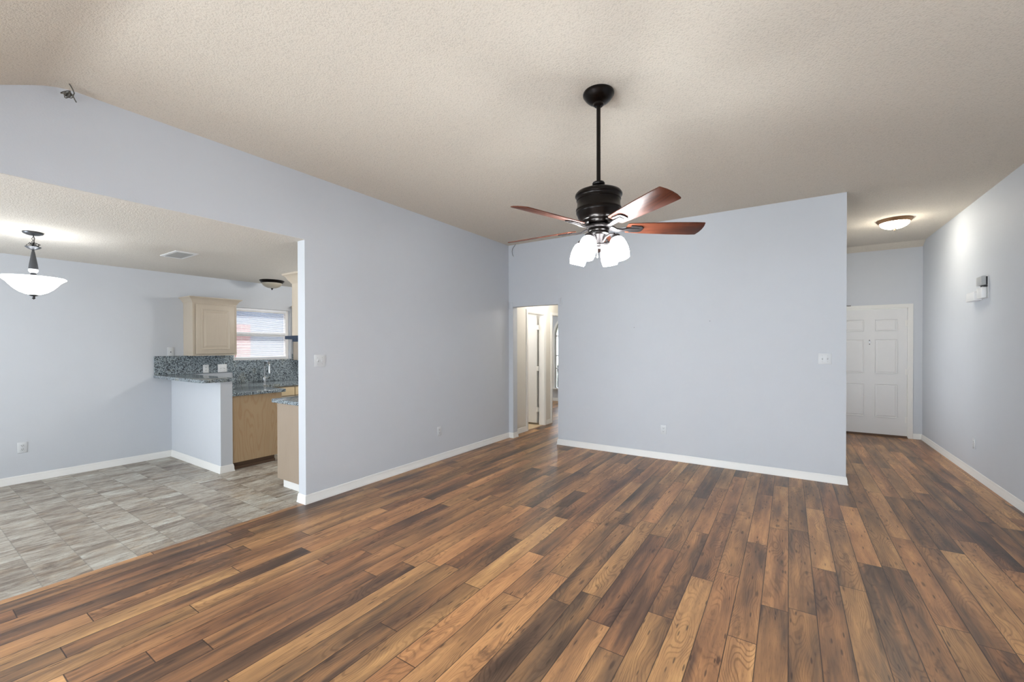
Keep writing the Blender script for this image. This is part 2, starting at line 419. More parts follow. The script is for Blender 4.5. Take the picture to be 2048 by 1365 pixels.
def tag(o, label, cat, group=None, kind=None):
    o['label'] = label; o['category'] = cat
    if group: o['group'] = group
    if kind: o['kind'] = kind
    return o
def thing(name, label, cat, loc=(0, 0, 0), rz=0.0, group=None, kind=None):
    o = bpy.data.objects.new(name, None); C.objects.link(o); o.empty_display_size = 0.1
    o.location = loc; o.rotation_euler = (0, 0, rz)
    return tag(o, label, cat, group, kind)
def struct(name, bm, mat, label, cat, smooth=False):
    return tag(obj(name, bm, mat, None, smooth), label, cat, None, 'structure')
def dup(root, loc, rz, label=None):
    r = root.copy(); C.objects.link(r); r.location = loc; r.rotation_euler = (0, 0, rz)
    if label: r['label'] = label
    for ch in list(root.children):
        c = ch.copy(); C.objects.link(c); c.parent = r
        for gc in list(ch.children):
            d = gc.copy(); C.objects.link(d); d.parent = c
    return r

# ------------------------------------------------------------------ floors
bm = BM()
box(bm, -3.785, 1.86, YR-0.1, YB, -0.08, 0)
box(bm, -3.785, 1.86, YB, 9.05, -0.08, 0)
box(bm, -8.1, -3.785, 7.0, 10.1, -0.08, 0)
struct('floor', bm, M['wood'], 'brown wood-look plank floor with mixed light and dark boards', 'floor')
bm = BM(); box(bm, XD-0.1, -3.785, YR-0.1, 4.75, -0.08, 0)
struct('floor_dining', bm, M['tile'], 'grey slate-look tile floor of the dining area and kitchen', 'floor')
bm = BM(); box(bm, -5.7, -3.785, 5.60, 7.0, -0.08, 0.0)
struct('floor_bathroom', bm, M['bath_tile'], 'tan floor showing through the open hall door', 'floor')

# ------------------------------------------------------------------ ceilings
bm = BM()
yA, yZ, sl = 0.635, 8.74, 0.5
yL = yA-(H-2.44)/sl
fold = []
for k in range(13):
    q = -0.10 + 0.20*k/12; fold.append((yA+q, H - sl*((0.10-q)**2)/(4*0.10)))
prof = [(YR-0.14, 2.44), (yL, 2.44)] + fold + [(yZ, H), (YF+0.12, H-(YF+0.12-yZ)*sl), (YF+0.12, H+0.5), (YR-0.14, H+0.5)]
prism(bm, prof, 0, XLB-0.02, XR+0.14)
struct('ceiling', bm, M['ceil'], 'tall beige textured ceiling sloping down at its ends', 'ceiling')
bm = BM(); box(bm, XD-0.12, XLB, YR-0.14, 4.75, HD, HD+0.1); box(bm, XLB, XL, YR-0.14, YN, HD, HD+0.003)
struct('ceiling_dining', bm, M['ceil2'], 'low textured ceiling over the dining area and kitchen', 'ceiling')
bm = BM(); box(bm, XH-0.11, -2.74, 5.70, 8.75, 2.44, 2.54); box(bm, -8.1, XH-0.05, 5.60, 10.1, 2.62, 2.72)
struct('ceiling_hall', bm, M['hall_paint'], 'smooth pale ceiling above the hall beyond the opening', 'ceiling')

# ------------------------------------------------------------------ walls
TOP = 3.45
bm = BM(); box(bm, XLB, XL, YN, YB+0.12, 0, TOP); box(bm, XLB, XL, YR, YN, HD+0.003, TOP)
struct('wall_left', bm, M['paint'], 'grey wall on the left with the wide dining opening', 'wall')
bm = BM(); box(bm, XL, -3.645, YB, YB+0.12, 0, TOP); box(bm, -3.645, -2.852, YB, YB+0.12, 2.075, TOP); box(bm, -2.852, 0.5, YB, YB+0.12, 0, TOP)
struct('wall_back', bm, M['paint'], 'grey wall straight ahead between the hall opening and the entry', 'wall')
bm = BM(); box(bm, 0.38, 0.5, YB+0.12, YF, 0, TOP)
struct('wall_entry', bm, M['paint'], 'side wall of the entry behind the straight-ahead wall', 'wall')
bm = BM(); box(bm, XR, XR+0.12, YR, YF+0.12, 0, TOP)
struct('wall_right', bm, M['paint'], 'long grey wall along the right side to the front door', 'wall')
DX0, DX1, DZ = 0.630, 1.552, 2.046
bm = BM(); box(bm, 0.38, DX0, YF, YF+0.12, 0, TOP); box(bm, DX1, XR, YF, YF+0.12, 0, TOP); box(bm, DX0, DX1, YF, YF+0.12, DZ, TOP)
struct('wall_front', bm, M['paint'], 'end wall of the entry around the white front door', 'wall')
WY0, WY1, WZ0, WZ1 = 2.955, 3.805, 1.255, 2.045
bm = BM()
box(bm, XD-0.12, XD, YR, WY0, 0, HD+0.1); box(bm, XD-0.12, XD, WY1, 4.75, 0, HD+0.1)
box(bm, XD-0.12, XD, WY0, WY1, 0, WZ0); box(bm, XD-0.12, XD, WY0, WY1, WZ1, HD+0.1)
struct('wall_dining', bm, M['paint'], 'far grey wall of the dining area and kitchen with the window', 'wall')
bm = BM(); box(bm, XD, XLB, 4.63, 4.75, 0, HD+0.1)
struct('wall_kitchen', bm, M['paint'], 'end wall of the kitchen behind the left wall', 'wall')
bm = BM(); box(bm, XD, XE, YN, YH, 0, 1.050)
struct('wall_half', bm, M['paint'], 'grey half-height wall carrying the granite bar', 'wall')
# rear wall behind the camera, with its three glazed openings
bm = BM(); y0, y1 = YR-0.12, YR
def wall_run(bm, x0, x1, holes, z1):
    xs = x0
    for a, b, za, zb in holes:
        box(bm, xs, a, y0, y1, 0, z1)
        if za > 0: box(bm, a, b, y0, y1, 0, za)
        box(bm, a, b, y0, y1, zb, z1); xs = b
    box(bm, xs, x1, y0, y1, 0, z1)
wall_run(bm, XD-0.12, XR+0.12, [(-6.25, -4.55, 0.55, 2.05), (-3.10, -1.30, 0.02, 2.05), (-0.45, 1.35, 0.55, 2.05)], 2.75)
struct('wall_rear', bm, M['paint'], 'grey wall behind the camera with the back windows', 'wall')
# hall, bathroom and bedroom beyond the opening
bm = BM()
box(bm, XH-0.11, XH, YB+0.12, 6.215, 0, 2.7); box(bm, XH-0.11, XH, 6.215, 6.805, 2.035, 2.7); box(bm, XH-0.11, XH, 6.805, 7.105, 0, 2.7)
box(bm, XH-0.11, XH, 7.105, 8.0, 2.045, 2.7); box(bm, XH-0.11, XH, 8.0, 10.0, 0, 2.7)
box(bm, -2.852, -2.74, YB+0.12, 8.7, 0, 2.7); box(bm, XH, -2.74, 8.63, 8.75, 0, 2.7)
struct('wall_hall', bm, M['hall_paint'], 'cream walls of the hall beyond the opening', 'wall')
bm = BM(); box(bm, -5.7, XH-0.11, 5.60, 5.72, 0, 2.62); box(bm, -5.7, -5.58, 5.72, 6.95, 0, 2.62); box(bm, -8.1, XH-0.11, 6.95, 7.05, 0, 2.62)
struct('wall_bathroom', bm, M['hall_paint'], 'pale walls of the room behind the open hall door', 'wall')
AX, AR, AZ0, AZS = -4.64, 0.560, 0.345, 1.72
YW = 9.97
pts = [(-8.1, 0), (AX-AR, 0)]
bm = BM()
box(bm, -8.1, AX-AR, YW, YW+0.14, 0, 2.62); box(bm, AX+AR, XH-0.11, YW, YW+0.14, 0, 2.62); box(bm, AX-AR, AX+AR, YW, YW+0.14, 0, AZ0)
arc = [(AX+AR*math.cos(PI*k/24), AZS+AR*math.sin(PI*k/24)) for k in range(25)]
for k in range(24):
    a, b = arc[k], arc[k+1]
    prism(bm, [(a[0], a[1]), (b[0], b[1]), (b[0], 2.62), (a[0], 2.62)], 1, YW, YW+0.14)
box(bm, -8.1, -8.0, 7.05, YW, 0, 2.62)
struct('wall_bedroom', bm, M['paint'], 'grey wall with the arched window past the hall', 'wall')

# ------------------------------------------------------------------ baseboards
BP = [(0, 0), (0.016, 0), (0.016, 0.010), (0.012, 0.018), (0.0105, 0.055), (0.008, 0.060), (0.0085, 0.068), (0.004, 0.082), (0, 0.083)]
def base(name, path, label): return struct(name, sweep(BM(), path, BP), M['white'], label, 'baseboard', True)
base('baseboard_left', [(XLB, 2.328), (XLB, YN), (XL, YN), (XL, YB), (-3.645, YB), (-3.645, YB+0.12), (XH, YB+0.12), (XH, 6.157)], 'white baseboard along the left wall, stepping round the hall jamb')
base('baseboard_back', [(-2.852, 8.6), (-2.852, YB), (0.5, YB), (0.5, YF), (0.568, YF)], 'white baseboard along the straight-ahead wall')
base('baseboard_right', [(1.612, YF), (XR, YF), (XR, YR)], 'white baseboard along the right wall')
base('baseboard_dining', [(XD, YR), (XD, YN), (XE, YN), (XE, YH), (XE-0.03, YH)], 'white baseboard along the dining wall and round the half wall')
base('baseboard_hall', [(XH, 6.862), (XH, 7.05)], 'short white baseboard between the two hall openings')
base('baseboard_bedroom', [(-8.0, YW), (XH-0.11, YW)], 'white baseboard under the arched window')
# living side of the rear wall
base('baseboard_rear', [(1.7, YR), (-1.2, YR)], 'white baseboard under the living room back window')

# ------------------------------------------------------------------ door casings (trim)
def casing(bm, face, u0, u1, z1, pos, w=0.058, d=0.018):
    """casing round an opening; face 'y-' means it lies on a plane y=pos facing -y, 'x+' on x=pos facing +x"""
    for a, b, c, e in ((u0-w, u0, 0, z1), (u1, u1+w, 0, z1), (u0-w, u1+w, z1, z1+w)):
        for t0, t1, dd in ((0.0, 1.0, d*0.65), (0.15, 0.60, d)):
            aa, bb = (a + (b-a)*t0, a + (b-a)*t1) if e-c > w*1.5 else (a + (w*t0 if t0 else 0), b - (w*t0 if t0 else 0))
            cc, ee = (c, e) if e-c > w*1.5 else (c + (e-c)*t0, c + (e-c)*t1)
            if face == 'y-': box(bm, aa, bb, pos-dd, pos, cc, ee)
            else: box(bm, pos, pos+dd, aa, bb, cc, ee)
bm = BM(); casing(bm, 'y-', DX0, DX1, DZ, YF); box(bm, DX0, DX0+0.006, YF, YF+0.1, 0, DZ); box(bm, DX1-0.004, DX1, YF, YF+0.1, 0, DZ); box(bm, DX0, DX1, YF, YF+0.1, DZ-0.004, DZ)
struct('trim_1', bm, M['white'], 'white casing around the front door', 'trim')
bm = BM(); casing(bm, 'x+', 6.215, 6.805, 2.035, XH); box(bm, XH-0.11, XH, 6.203, 6.221, 0, 2.035); box(bm, XH-0.11, XH, 6.795, 6.811, 0, 2.035); box(bm, XH-0.11, XH, 6.215, 6.805, 2.025, 2.041)
struct('trim_2', bm, M['white'], 'white casing around the open hall door', 'trim')
bm = BM(); casing(bm, 'x+', 7.108, 7.99, 2.035, XH); box(bm, XH-0.11, XH, 7.098, 7.118, 0, 2.045)
struct('trim_3', bm, M['white'], 'white casing of the bedroom opening at the end of the hall', 'trim')
bm = BM(); box(bm, DX0, DX1, YF-0.02, YF+0.004, 0, 0.014); box(bm, DX0, DX1, YF+0.006, YF+0.1, 0, 0.0298)
struct('trim_4', bm, M['kick'], 'dark threshold strip under the front door', 'trim')

# ------------------------------------------------------------------ front door
t = thing('door_1', 'white six-panel front door at the end of the entry', 'door', (0, 0, 0), kind='structure')
bm = BM(); yd = YF+0.012; box(bm, DX0+0.009, DX1-0.008, yd, yd+0.044, 0.03, DZ-0.008)
obj('door_leaf', bm, M['door_white'], t)
cols = [(0.755, 1.025), (1.160, 1.430)]; rows = [(1.685, 1.872), (1.005, 1.552), (0.305, 0.835)]
for z0, z1 in rows:
    for u0, u1 in cols:
        bm = BM(); raised_panel(bm, u0, u1, z0, z1, yd, 0.010); obj('panel', bm, M['door_white'], t)
Ry = Matrix.Rotation(PI/2, 4, 'X')
for dz, r, mt in ((0.030, 0.007, 'slot'), (0.0, 0.012, 'chrome'), (-0.032, 0.007, 'slot')):
    bm = BM(); lathe(bm, [(r, 0.004), (r, -0.004)], 16, (1.092, yd, 1.507+dz), Ry); obj('peephole' if r > 0.01 else 'screw', bm, M[mt], t, True)
for z in (1.80, 1.04, 0.28):
    bm = BM(); lathe(bm, [(0.008, z-0.048), (0.008, z+0.048)], 12, (DX1-0.004, YF-0.006, 0)); box(bm, DX1-0.03, DX1-0.004, yd-0.003, yd+0.001, z-0.045, z+0.045)
    obj('hinge', bm, M['white'], t, True)
# open door in the hall
t = thing('door_2', 'open white hall door seen edge-on behind its frame', 'door', (0, 0, 0), kind='structure')
bm = BM(); box(bm, XH-0.12-0.56, XH-0.135, 6.752, 6.787, 0.035, 2.018); obj('door_leaf', bm, M['door_white'], t)
for z in (1.80, 1.04, 0.28):
    bm = BM(); lathe(bm, [(0.008, z-0.045), (0.008, z+0.045)], 12, (XH-0.127, 6.765, 0)); box(bm, XH-0.136, XH-0.112, 6.748, 6.794, z-0.043, z+0.043); obj('hinge', bm, M['white'], t, True)

# ------------------------------------------------------------------ kitchen window with blind
t = thing('window_1', 'white kitchen window with a lowered blind above the sink', 'window', (0, 0, 0), kind='structure')
xf = XD-0.085
bm = BM(); fw = 0.045
box(bm, xf-0.03, xf+0.03, WY0, WY0+fw, WZ0, WZ1); box(bm, xf-0.03, xf+0.03, WY1-fw, WY1, WZ0, WZ1)
box(bm, xf-0.0299, xf+0.0299, WY0+fw, WY1-fw, WZ0, WZ0+fw); box(bm, xf-0.0299, xf+0.0299, WY0+fw, WY1-fw, WZ1-fw, WZ1)
obj('window_frame', bm, M['frame'], t)
bm = BM(); box(bm, xf-0.025, xf+0.034, WY0+fw, WY1-fw, 1.622, 1.672); obj('meeting_rail', bm, M['frame'], t)
bm = BM(); box(bm, xf-0.012, xf-0.006, WY0+fw, WY1-fw, WZ0+fw, WZ1-fw); obj('pane', bm, M['glass'], t)
t = thing('venetian_blind', 'white horizontal-slat blind hanging in the kitchen window', 'blind', (XD-0.045, (WY0+WY1)/2, WZ1-0.03))
bm = BM(); box(bm, -0.012, 0.014, -0.375, 0.375, -0.005, 0.028); obj('headrail', bm, M['slat'], t)
nsl = 34
for k in range(nsl):
    z = -0.024 - k*0.0208; bm = BM()
    n = 4; a = math.radians(-33)
    vs = []
    for q in range(n+1):
        s = -0.0125 + 0.025*q/n; hgt = 0.0016*(1-(2*q/n-1)**2)
        vs.append((s*math.cos(a), z + s*math.sin(a) + hgt))
    prism(bm, vs + [(p[0], p[1]-0.0009) for p in vs[::-1]], 1, -0.372, 0.372)
    o = obj('slat', bm, M['slat'], t)
bm = BM(); box(bm, -0.012, 0.012, -0.374, 0.374, -0.024-nsl*0.0208-0.006, -0.024-nsl*0.0208+0.006); obj('bottom_rail', bm, M['slat'], t)
for yy in (-0.30, 0.30):
    bm = BM(); tube(bm, [(0.0135, yy, 0.0), (0.0135, yy, -0.73)], 0.0012, 6); obj('ladder_cord', bm, M['slat'], t)
# arched window
t = thing('window_2', 'tall white arched window in the far bedroom', 'window', (0, 0, 0), kind='structure')
def arch_ring(bm, r0, r1, ya, yb):
    pts0 = [(AX+r1*math.cos(PI*k/24), AZS+r1*math.sin(PI*k/24)) for k in range(25)]
    pts1 = [(AX+r0*math.cos(PI*k/24), AZS+r0*math.sin(PI*k/24)) for k in range(25)]
    for k in range(24): prism(bm, [pts1[k], pts0[k], pts0[k+1], pts1[k+1]], 1, ya, yb)
    box(bm, AX-r1, AX-r0, ya, yb, AZ0, AZS); box(bm, AX+r0, AX+r1, ya, yb, AZ0, AZS)
bm = BM(); arch_ring(bm, AR-0.005, AR+0.045, YW-0.02, YW+0.01); arch_ring(bm, AR-0.03, AR, YW+0.04, YW+0.10); obj('window_frame', bm, M['white'], t)
bm = BM()
for z in (0.86, 1.20, 1.72): box(bm, AX-AR+0.03, AX+AR-0.03, YW+0.05, YW+0.08, z-0.014, z+0.014)
for xx in (-0.2, 0.2): box(bm, AX+xx-0.012, AX+xx+0.012, YW+0.055, YW+0.078, AZ0, AZS+0.45)
obj('glazing_bars', bm, M['white'], t)
bm = BM(); box(bm, AX-AR-0.08, AX+AR+0.08, YW-0.07, YW+0.05, AZ0-0.03, AZ0); obj('window_sill', bm, M['white'], t)
bm = BM(); prism(bm, [(AX-AR+0.03, AZ0)] + [(AX-(AR-0.03)*math.cos(PI*k/24), AZS+(AR-0.03)*math.sin(PI*k/24)) for k in range(25)] + [(AX+AR-0.03, AZ0)], 1, YW+0.062, YW+0.066); obj('pane', bm, M['glass'], t)
# rear windows (behind the camera)
for k, (a, b, za, zb, lab) in enumerate([(-6.25, -4.55, 0.55, 2.05, 'dining back window behind the camera'), (-3.10, -1.30, 0.02, 2.05, 'sliding patio door behind the camera'), (-0.45, 1.35, 0.55, 2.05, 'living room back window behind the camera')]):
    t = thing('window_%d' % (k+3), lab, 'window', (0, 0, 0), kind='structure')
    bm = BM(); yy0, yy1 = YR-0.09, YR-0.04
    box(bm, a, a+0.05, yy0, yy1, za, zb); box(bm, b-0.05, b, yy0, yy1, za, zb); box(bm, a, b, yy0, yy1, za, za+0.05); box(bm, a, b, yy0, yy1, zb-0.05, zb); box(bm, (a+b)/2-0.03, (a+b)/2+0.03, yy0, yy1, za, zb)
    obj('window_frame', bm, M['frame'], t)
    bm = BM(); box(bm, a+0.05, b-0.05, YR-0.068, YR-0.062, za+0.05, zb-0.05); obj('pane', bm, M['glass'], t)

# ------------------------------------------------------------------ outside
bm = BM(); box(bm, -40, -7.1, -25, 35, -0.5, -0.35); box(bm, -40, 12, 10.3, 40, -0.5, -0.35)
struct('floor_lawn', bm, M['grass'], 'pale lawn outside the windows', 'ground')
t = thing('neighbouring_house', 'pale blue neighbouring house with a red brick corner seen through the blind', 'house', (-10.6, 4.92, -0.35))
bm = BM(); box(bm, -0.35, 0.0, -4.8, 0.0, 0, 2.32); obj('brick_wall', bm, M['brick'], t)
bm = BM(); box(bm, -0.35, -0.05, 0.0, 6.0, 0, 4.2); box(bm, -0.35, -0.05, -4.8, 0.0, 2.32, 4.2); obj('siding_wall', bm, M['siding'], t)
bm = BM(); prism(bm, [(-0.9, 4.55), (0.25, 4.10), (0.25, 4.22), (-0.9, 4.70)], 1, -4.9, 6.1); obj('roof_eave', bm, M['siding'], t)
bm = BM()
random.seed(3)
for k in range(60):
    a = random.uniform(-1.9, 1.9); hh = random.uniform(0.25, 0.95); rr = random.uniform(0.10, 0.24)
    bmesh.ops.create_icosphere(bm, subdivisions=2, radius=rr, matrix=Matrix.Translation((-4.9+a, 11.6+random.uniform(-0.3, 0.3), -0.35+hh)))
tag(obj('dark_hedge', bm, M['fence'], None, True, 60), 'dark hedge outside the arched bedroom window', 'hedge', None, 'stuff')

# ------------------------------------------------------------------ kitchen: granite and cabinets
def rounded_slab(bm, x0, x1, y0, y1, z0, z1, corners, bev=0.006):
    """slab with chosen corner radii: dict of (ix,iy)->r"""
    pts = []
    for (ix, iy) in ((0, 0), (1, 0), (1, 1), (0, 1)):
        x = (x0, x1)[ix]; y = (y0, y1)[iy]; r = corners.get((ix, iy), 0)
        if r == 0: pts.append((x, y)); continue
        cx = x + (r if ix == 0 else -r); cy = y + (r if iy == 0 else -r)
        a0 = {(0, 0): PI, (1, 0): 1.5*PI, (1, 1): 0, (0, 1): PI/2}[(ix, iy)]
        for k in range(7): a = a0 + (PI/2)*k/6; pts.append((cx+r*math.cos(a), cy+r*math.sin(a)))
    prism(bm, pts, 2, z0, z1)
    es = [e for e in bm.edges if abs(e.verts[0].co.z-e.verts[1].co.z) < 1e-6]
    bmesh.ops.bevel(bm, geom=es, offset=bev, segments=2, profile=0.5, affect='EDGES')
bm = BM(); rounded_slab(bm, XD+0.001, -5.428, 2.012, 2.378, 1.051, 1.087, {(1, 0): 0.035, (1, 1): 0.02})
tag(obj('bar_countertop', bm, M['granite'], None, True), 'raised speckled granite bar top lying on the half wall', 'countertop')
bm = BM(); box(bm, XD+0.021, XE-0.003, YH+0.001, YH+0.026, 0.911, 1.050)
tag(obj('bar_riser', bm, M['granite']), 'narrow granite strip between the bar top and lower counter', 'backsplash')
bm = BM(); rounded_slab(bm, -6.225, -5.440, YH+0.001, 2.958, 0.873, 0.910, {(1, 1): 0.02})
box(bm, XD+0.021, -6.225, YH+0.001, 4.60, 0.873, 0.910)
tag(obj('kitchen_countertop', bm, M['granite'], None, True), 'speckled granite kitchen counter below the bar and window', 'countertop')
bm = BM(); box(bm, XD+0.0005, XD+0.020, 2.017, 2.945, 1.088, 1.335); 
tag(obj('bar_backsplash', bm, M['granite']), 'granite backsplash panel above the bar under the wall cabinet', 'backsplash')
bm = BM(); box(bm, XD+0.0005, XD+0.020, 2.946, 4.60, 0.911, 1.225); box(bm, XD+0.0005, XD+0.020, 3.83, 4.60, 1.225, 1.335)
tag(obj('sink_backsplash', bm, M['granite']), 'granite backsplash behind the sink below the window', 'backsplash')
bm = BM(); box(bm, XD-0.054, XD+0.032, WY0-0.008, WY1+0.03, 1.226, 1.254, 0.004)
tag(obj('granite_sill', bm, M['granite']), 'granite ledge at the foot of the kitchen window', 'window sill')

# peninsula cabinet with plywood end
t = thing('peninsula_cabinet', 'tan plywood-ended base cabinet under the lower granite counter', 'cabinet', (0, 0, 0))
bm = BM(); box(bm, -6.20, -5.475, YH+0.003, 2.905, 0.095, 0.872); obj('body', bm, M['ply_pale'], t)
bm = BM(); box(bm, -5.4745, -5.462, YH+0.003, 2.905, 0.085, 0.872); obj('end_panel', bm, M['ply'], t)
bm = BM(); box(bm, -6.20, -5.50, YH+0.02, 2.83, 0.001, 0.094); obj('toe_kick', bm, M['kick'], t)
bm = BM(); box(bm, -5.50, -5.482, YH+0.005, 2.83, 0.001, 0.035); obj('shoe_strip', bm, M['kick'], t)
for k in range(2):
    a = -6.18+k*0.355
    bm = BM(); box(bm, a, a+0.34, 2.906, 2.925, 0.13, 0.86, 0.004); obj('door', bm, M['maple'], t)
# sink base along the window wall
t = thing('sink_cabinet', 'pale honey base cabinet run below the sink', 'cabinet', (0, 0, 0))
bm = BM(); box(bm, XD+0.003, -6.262, 2.91, 4.60, 0.10, 0.872); obj('body', bm, M['maple'], t)
bm = BM(); box(bm, XD+0.003, -6.33, 2.91, 4.60, 0.001, 0.099); obj('toe_kick', bm, M['kick'], t)
for a, b in ((2.97, 3.52), (3.53, 4.06), (4.07, 4.58)):
    bm = BM(); box(bm, -6.2615, -6.243, a, b, 0.725, 0.850, 0.004); obj('drawer', bm, M['drawer'], t)
    bm = BM(); box(bm, -6.2615, -6.243, a, b, 0.13, 0.712, 0.004); obj('door', bm, M['maple'], t)
# faucet
t = thing('kitchen_faucet', 'brushed steel gooseneck faucet standing at the sink', 'faucet', (-6.755, 3.335, 0.911))
bm = BM(); lathe(bm, [(0.034, 0), (0.034, 0.008), (0.024, 0.016), (0.022, 0.075), (0.018, 0.085), (0.014, 0.09)], 24); obj('base', bm, M['chrome'], t, True)
bm = BM(); pts = [(0, 0, 0.08), (0, 0, 0.24)] + [(0.075-0.075*math.cos(PI*k/10), 0, 0.24+0.075*math.sin(PI*k/10)) for k in range(1, 10)] + [(0.15, 0, 0.235), (0.15, 0, 0.215)]
tube(bm, pts, 0.0125, 14); obj('spout', bm, M['chrome'], t, True)
bm = BM(); tube(bm, [(0.15, 0, 0.222), (0.152, 0, 0.14)], [0.0155, 0.018], 14); obj('spray_head', bm, M['chrome'], t, True)
bm = BM(); tube(bm, [(0, 0.018, 0.055), (0.01, 0.045, 0.06), (0.03, 0.065, 0.095)], [0.011, 0.008, 0.006], 10); obj('lever', bm, M['chrome'], t, True)
# wall cabinet left of the window
def crown(bm, path, z, hgt, out):
    pr = [(0, z), (0.006, z), (0.010, z+hgt*0.18), (out*0.35, z+hgt*0.38), (out*0.62, z+hgt*0.66), (out*0.92, z+hgt*0.82), (out, z+hgt*0.86), (out, z+hgt), (0, z+hgt)]
    return sweep(bm, path, pr)
CX, CY0, CY1, CZ0, CZ1 = -6.575, 2.338, 2.868, 1.336, 2.060
t = thing('wall_cabinet', 'pale maple wall cabinet hung left of the kitchen window', 'cabinet', (0, 0, 0), group=None)
bm = BM(); box(bm, XD+0.001, CX, CY0, CY1, CZ0, CZ1); obj('body', bm, M['maple'], t)
bm = BM(); crown(bm, [(XD+0.001, CY0), (CX, CY0), (CX, CY1), (XD+0.001, CY1)], CZ1-0.012, 0.075, 0.055); obj('crown_moulding', bm, M['maple_h'], t, True)
def cab_door(parent, x, ya, yb, za, zb):
    bm = BM(); box(bm, x, x+0.019, ya, yb, za, zb, 0.004)
    def ring(i, dx): return [bm.verts.new(p) for p in ((x+dx, ya+i, za+i), (x+dx, yb-i, za+i), (x+dx, yb-i, zb-i), (x+dx, ya+i, zb-i))]
    d = obj('door', bm, M['maple'], parent, True)
    bm = BM()
    def ring(i, dx): return [bm.verts.new(p) for p in ((x+dx, ya+i, za+i), (x+dx, yb-i, za+i), (x+dx, yb-i, zb-i), (x+dx, ya+i, zb-i))]
    R = [ring(0.058, 0.0192), ring(0.060, 0.0245), ring(0.070, 0.0245), ring(0.076, 0.0196), ring(0.088, 0.0196), ring(0.112, 0.0262)]
    for a, b in zip(R, R[1:]):
        for k in range(4): bm.faces.new((a[k], a[(k+1) % 4], b[(k+1) % 4], b[k]))
    bm.faces.new(R[-1])
    obj('raised_panel', bm, M['maple'], d)
cab_door(t, CX+0.001, CY0+0.035, CY1-0.035, CZ0+0.025, CZ1-0.035)
# wall cabinet right of the window (only its side shows)
t = thing('wall_cabinet', 'maple cabinet side showing below the range hood right of the window', 'cabinet', (0, 0, 0))
bm = BM(); box(bm, XD+0.021, CX, 3.842, 4.60, 1.235, CZ1); obj('body', bm, M['maple'], t)
bm = BM(); crown(bm, [(XD+0.021, 3.842), (CX, 3.842), (CX, 4.60)], CZ1-0.012, 0.075, 0.035); obj('crown_moulding', bm, M['maple_h'], t, True)
cab_door(t, CX+0.001, 3.88, 4.56, 1.28, CZ1-0.035)
# near run on the back of the left wall
t = thing('base_cabinet', 'pale maple base cabinet beside the end of the left wall', 'cabinet', (0, 0, 0))
bm = BM(); box(bm, -4.462, XLB-0.001, 2.343, 3.00, 0.10, 0.872); obj('body', bm, M['maple'], t)
bm = BM(); box(bm, -4.466, XLB-0.001, 2.330, 2.3425, 0.085, 0.872); obj('end_panel', bm, M['ply_pale'], t)
bm = BM(); box(bm, -4.39, XLB-0.001, 2.352, 3.00, 0.001, 0.084); obj('toe_kick', bm, M['white'], t)
for a, b in ((2.36, 2.67), (2.68, 2.99)):
    bm = BM(); box(bm, -4.481, -4.4625, a, b, 0.13, 0.86, 0.004); obj('door', bm, M['maple'], t)
bm = BM(); rounded_slab(bm, -4.545, XLB-0.001, 2.306, 3.02, 0.873, 0.910, {(0, 0): 0.02})
tag(obj('side_countertop', bm, M['granite'], None, True), 'granite counter piece at the end of the left wall', 'countertop')
t = thing('hood_cabinet', 'tall pale wall cabinet with crown above the navy hood', 'cabinet', (0, 0, 0))
bm = BM(); box(bm, -4.176, XLB-0.001, 2.332, 3.05, 1.568, 2.135); obj('body', bm, M['maple'], t)
bm = BM(); crown(bm, [(XLB-0.001, 2.332), (-4.176, 2.332), (-4.176, 3.05)][::-1][::-1], 2.095, 0.085, -0.0) if False else sweep(bm, [(-4.176, 3.05), (-4.176, 2.332), (XLB-0.001, 2.332)], [(0, 2.09), (0.006, 2.09), (0.012, 2.105), (0.028, 2.125), (0.045, 2.155), (0.066, 2.17), (0.068, 2.185), (0, 2.185)])
obj('crown_moulding', bm, M['maple_h'], t, True)
for a, b in ((2.35, 2.69), (2.70, 3.04)):
    bm = BM(); box(bm, -4.195, -4.1765, a, b, 1.60, 2.07, 0.004); obj('door', bm, M['maple'], t)
t = thing('range_hood', 'navy blue range hood under the tall wall cabinet', 'range hood', (0, 0, 0))
bm = BM(); box(bm, -4.318, XLB-0.001, 2.334, 3.05, 1.532, 1.567, 0.003); obj('canopy', bm, M['navy'], t)
bm = BM(); box(bm, -4.186, XLB-0.001, 2.338, 3.04, 1.507, 1.5315); obj('filter_housing', bm, M['navy'], t)

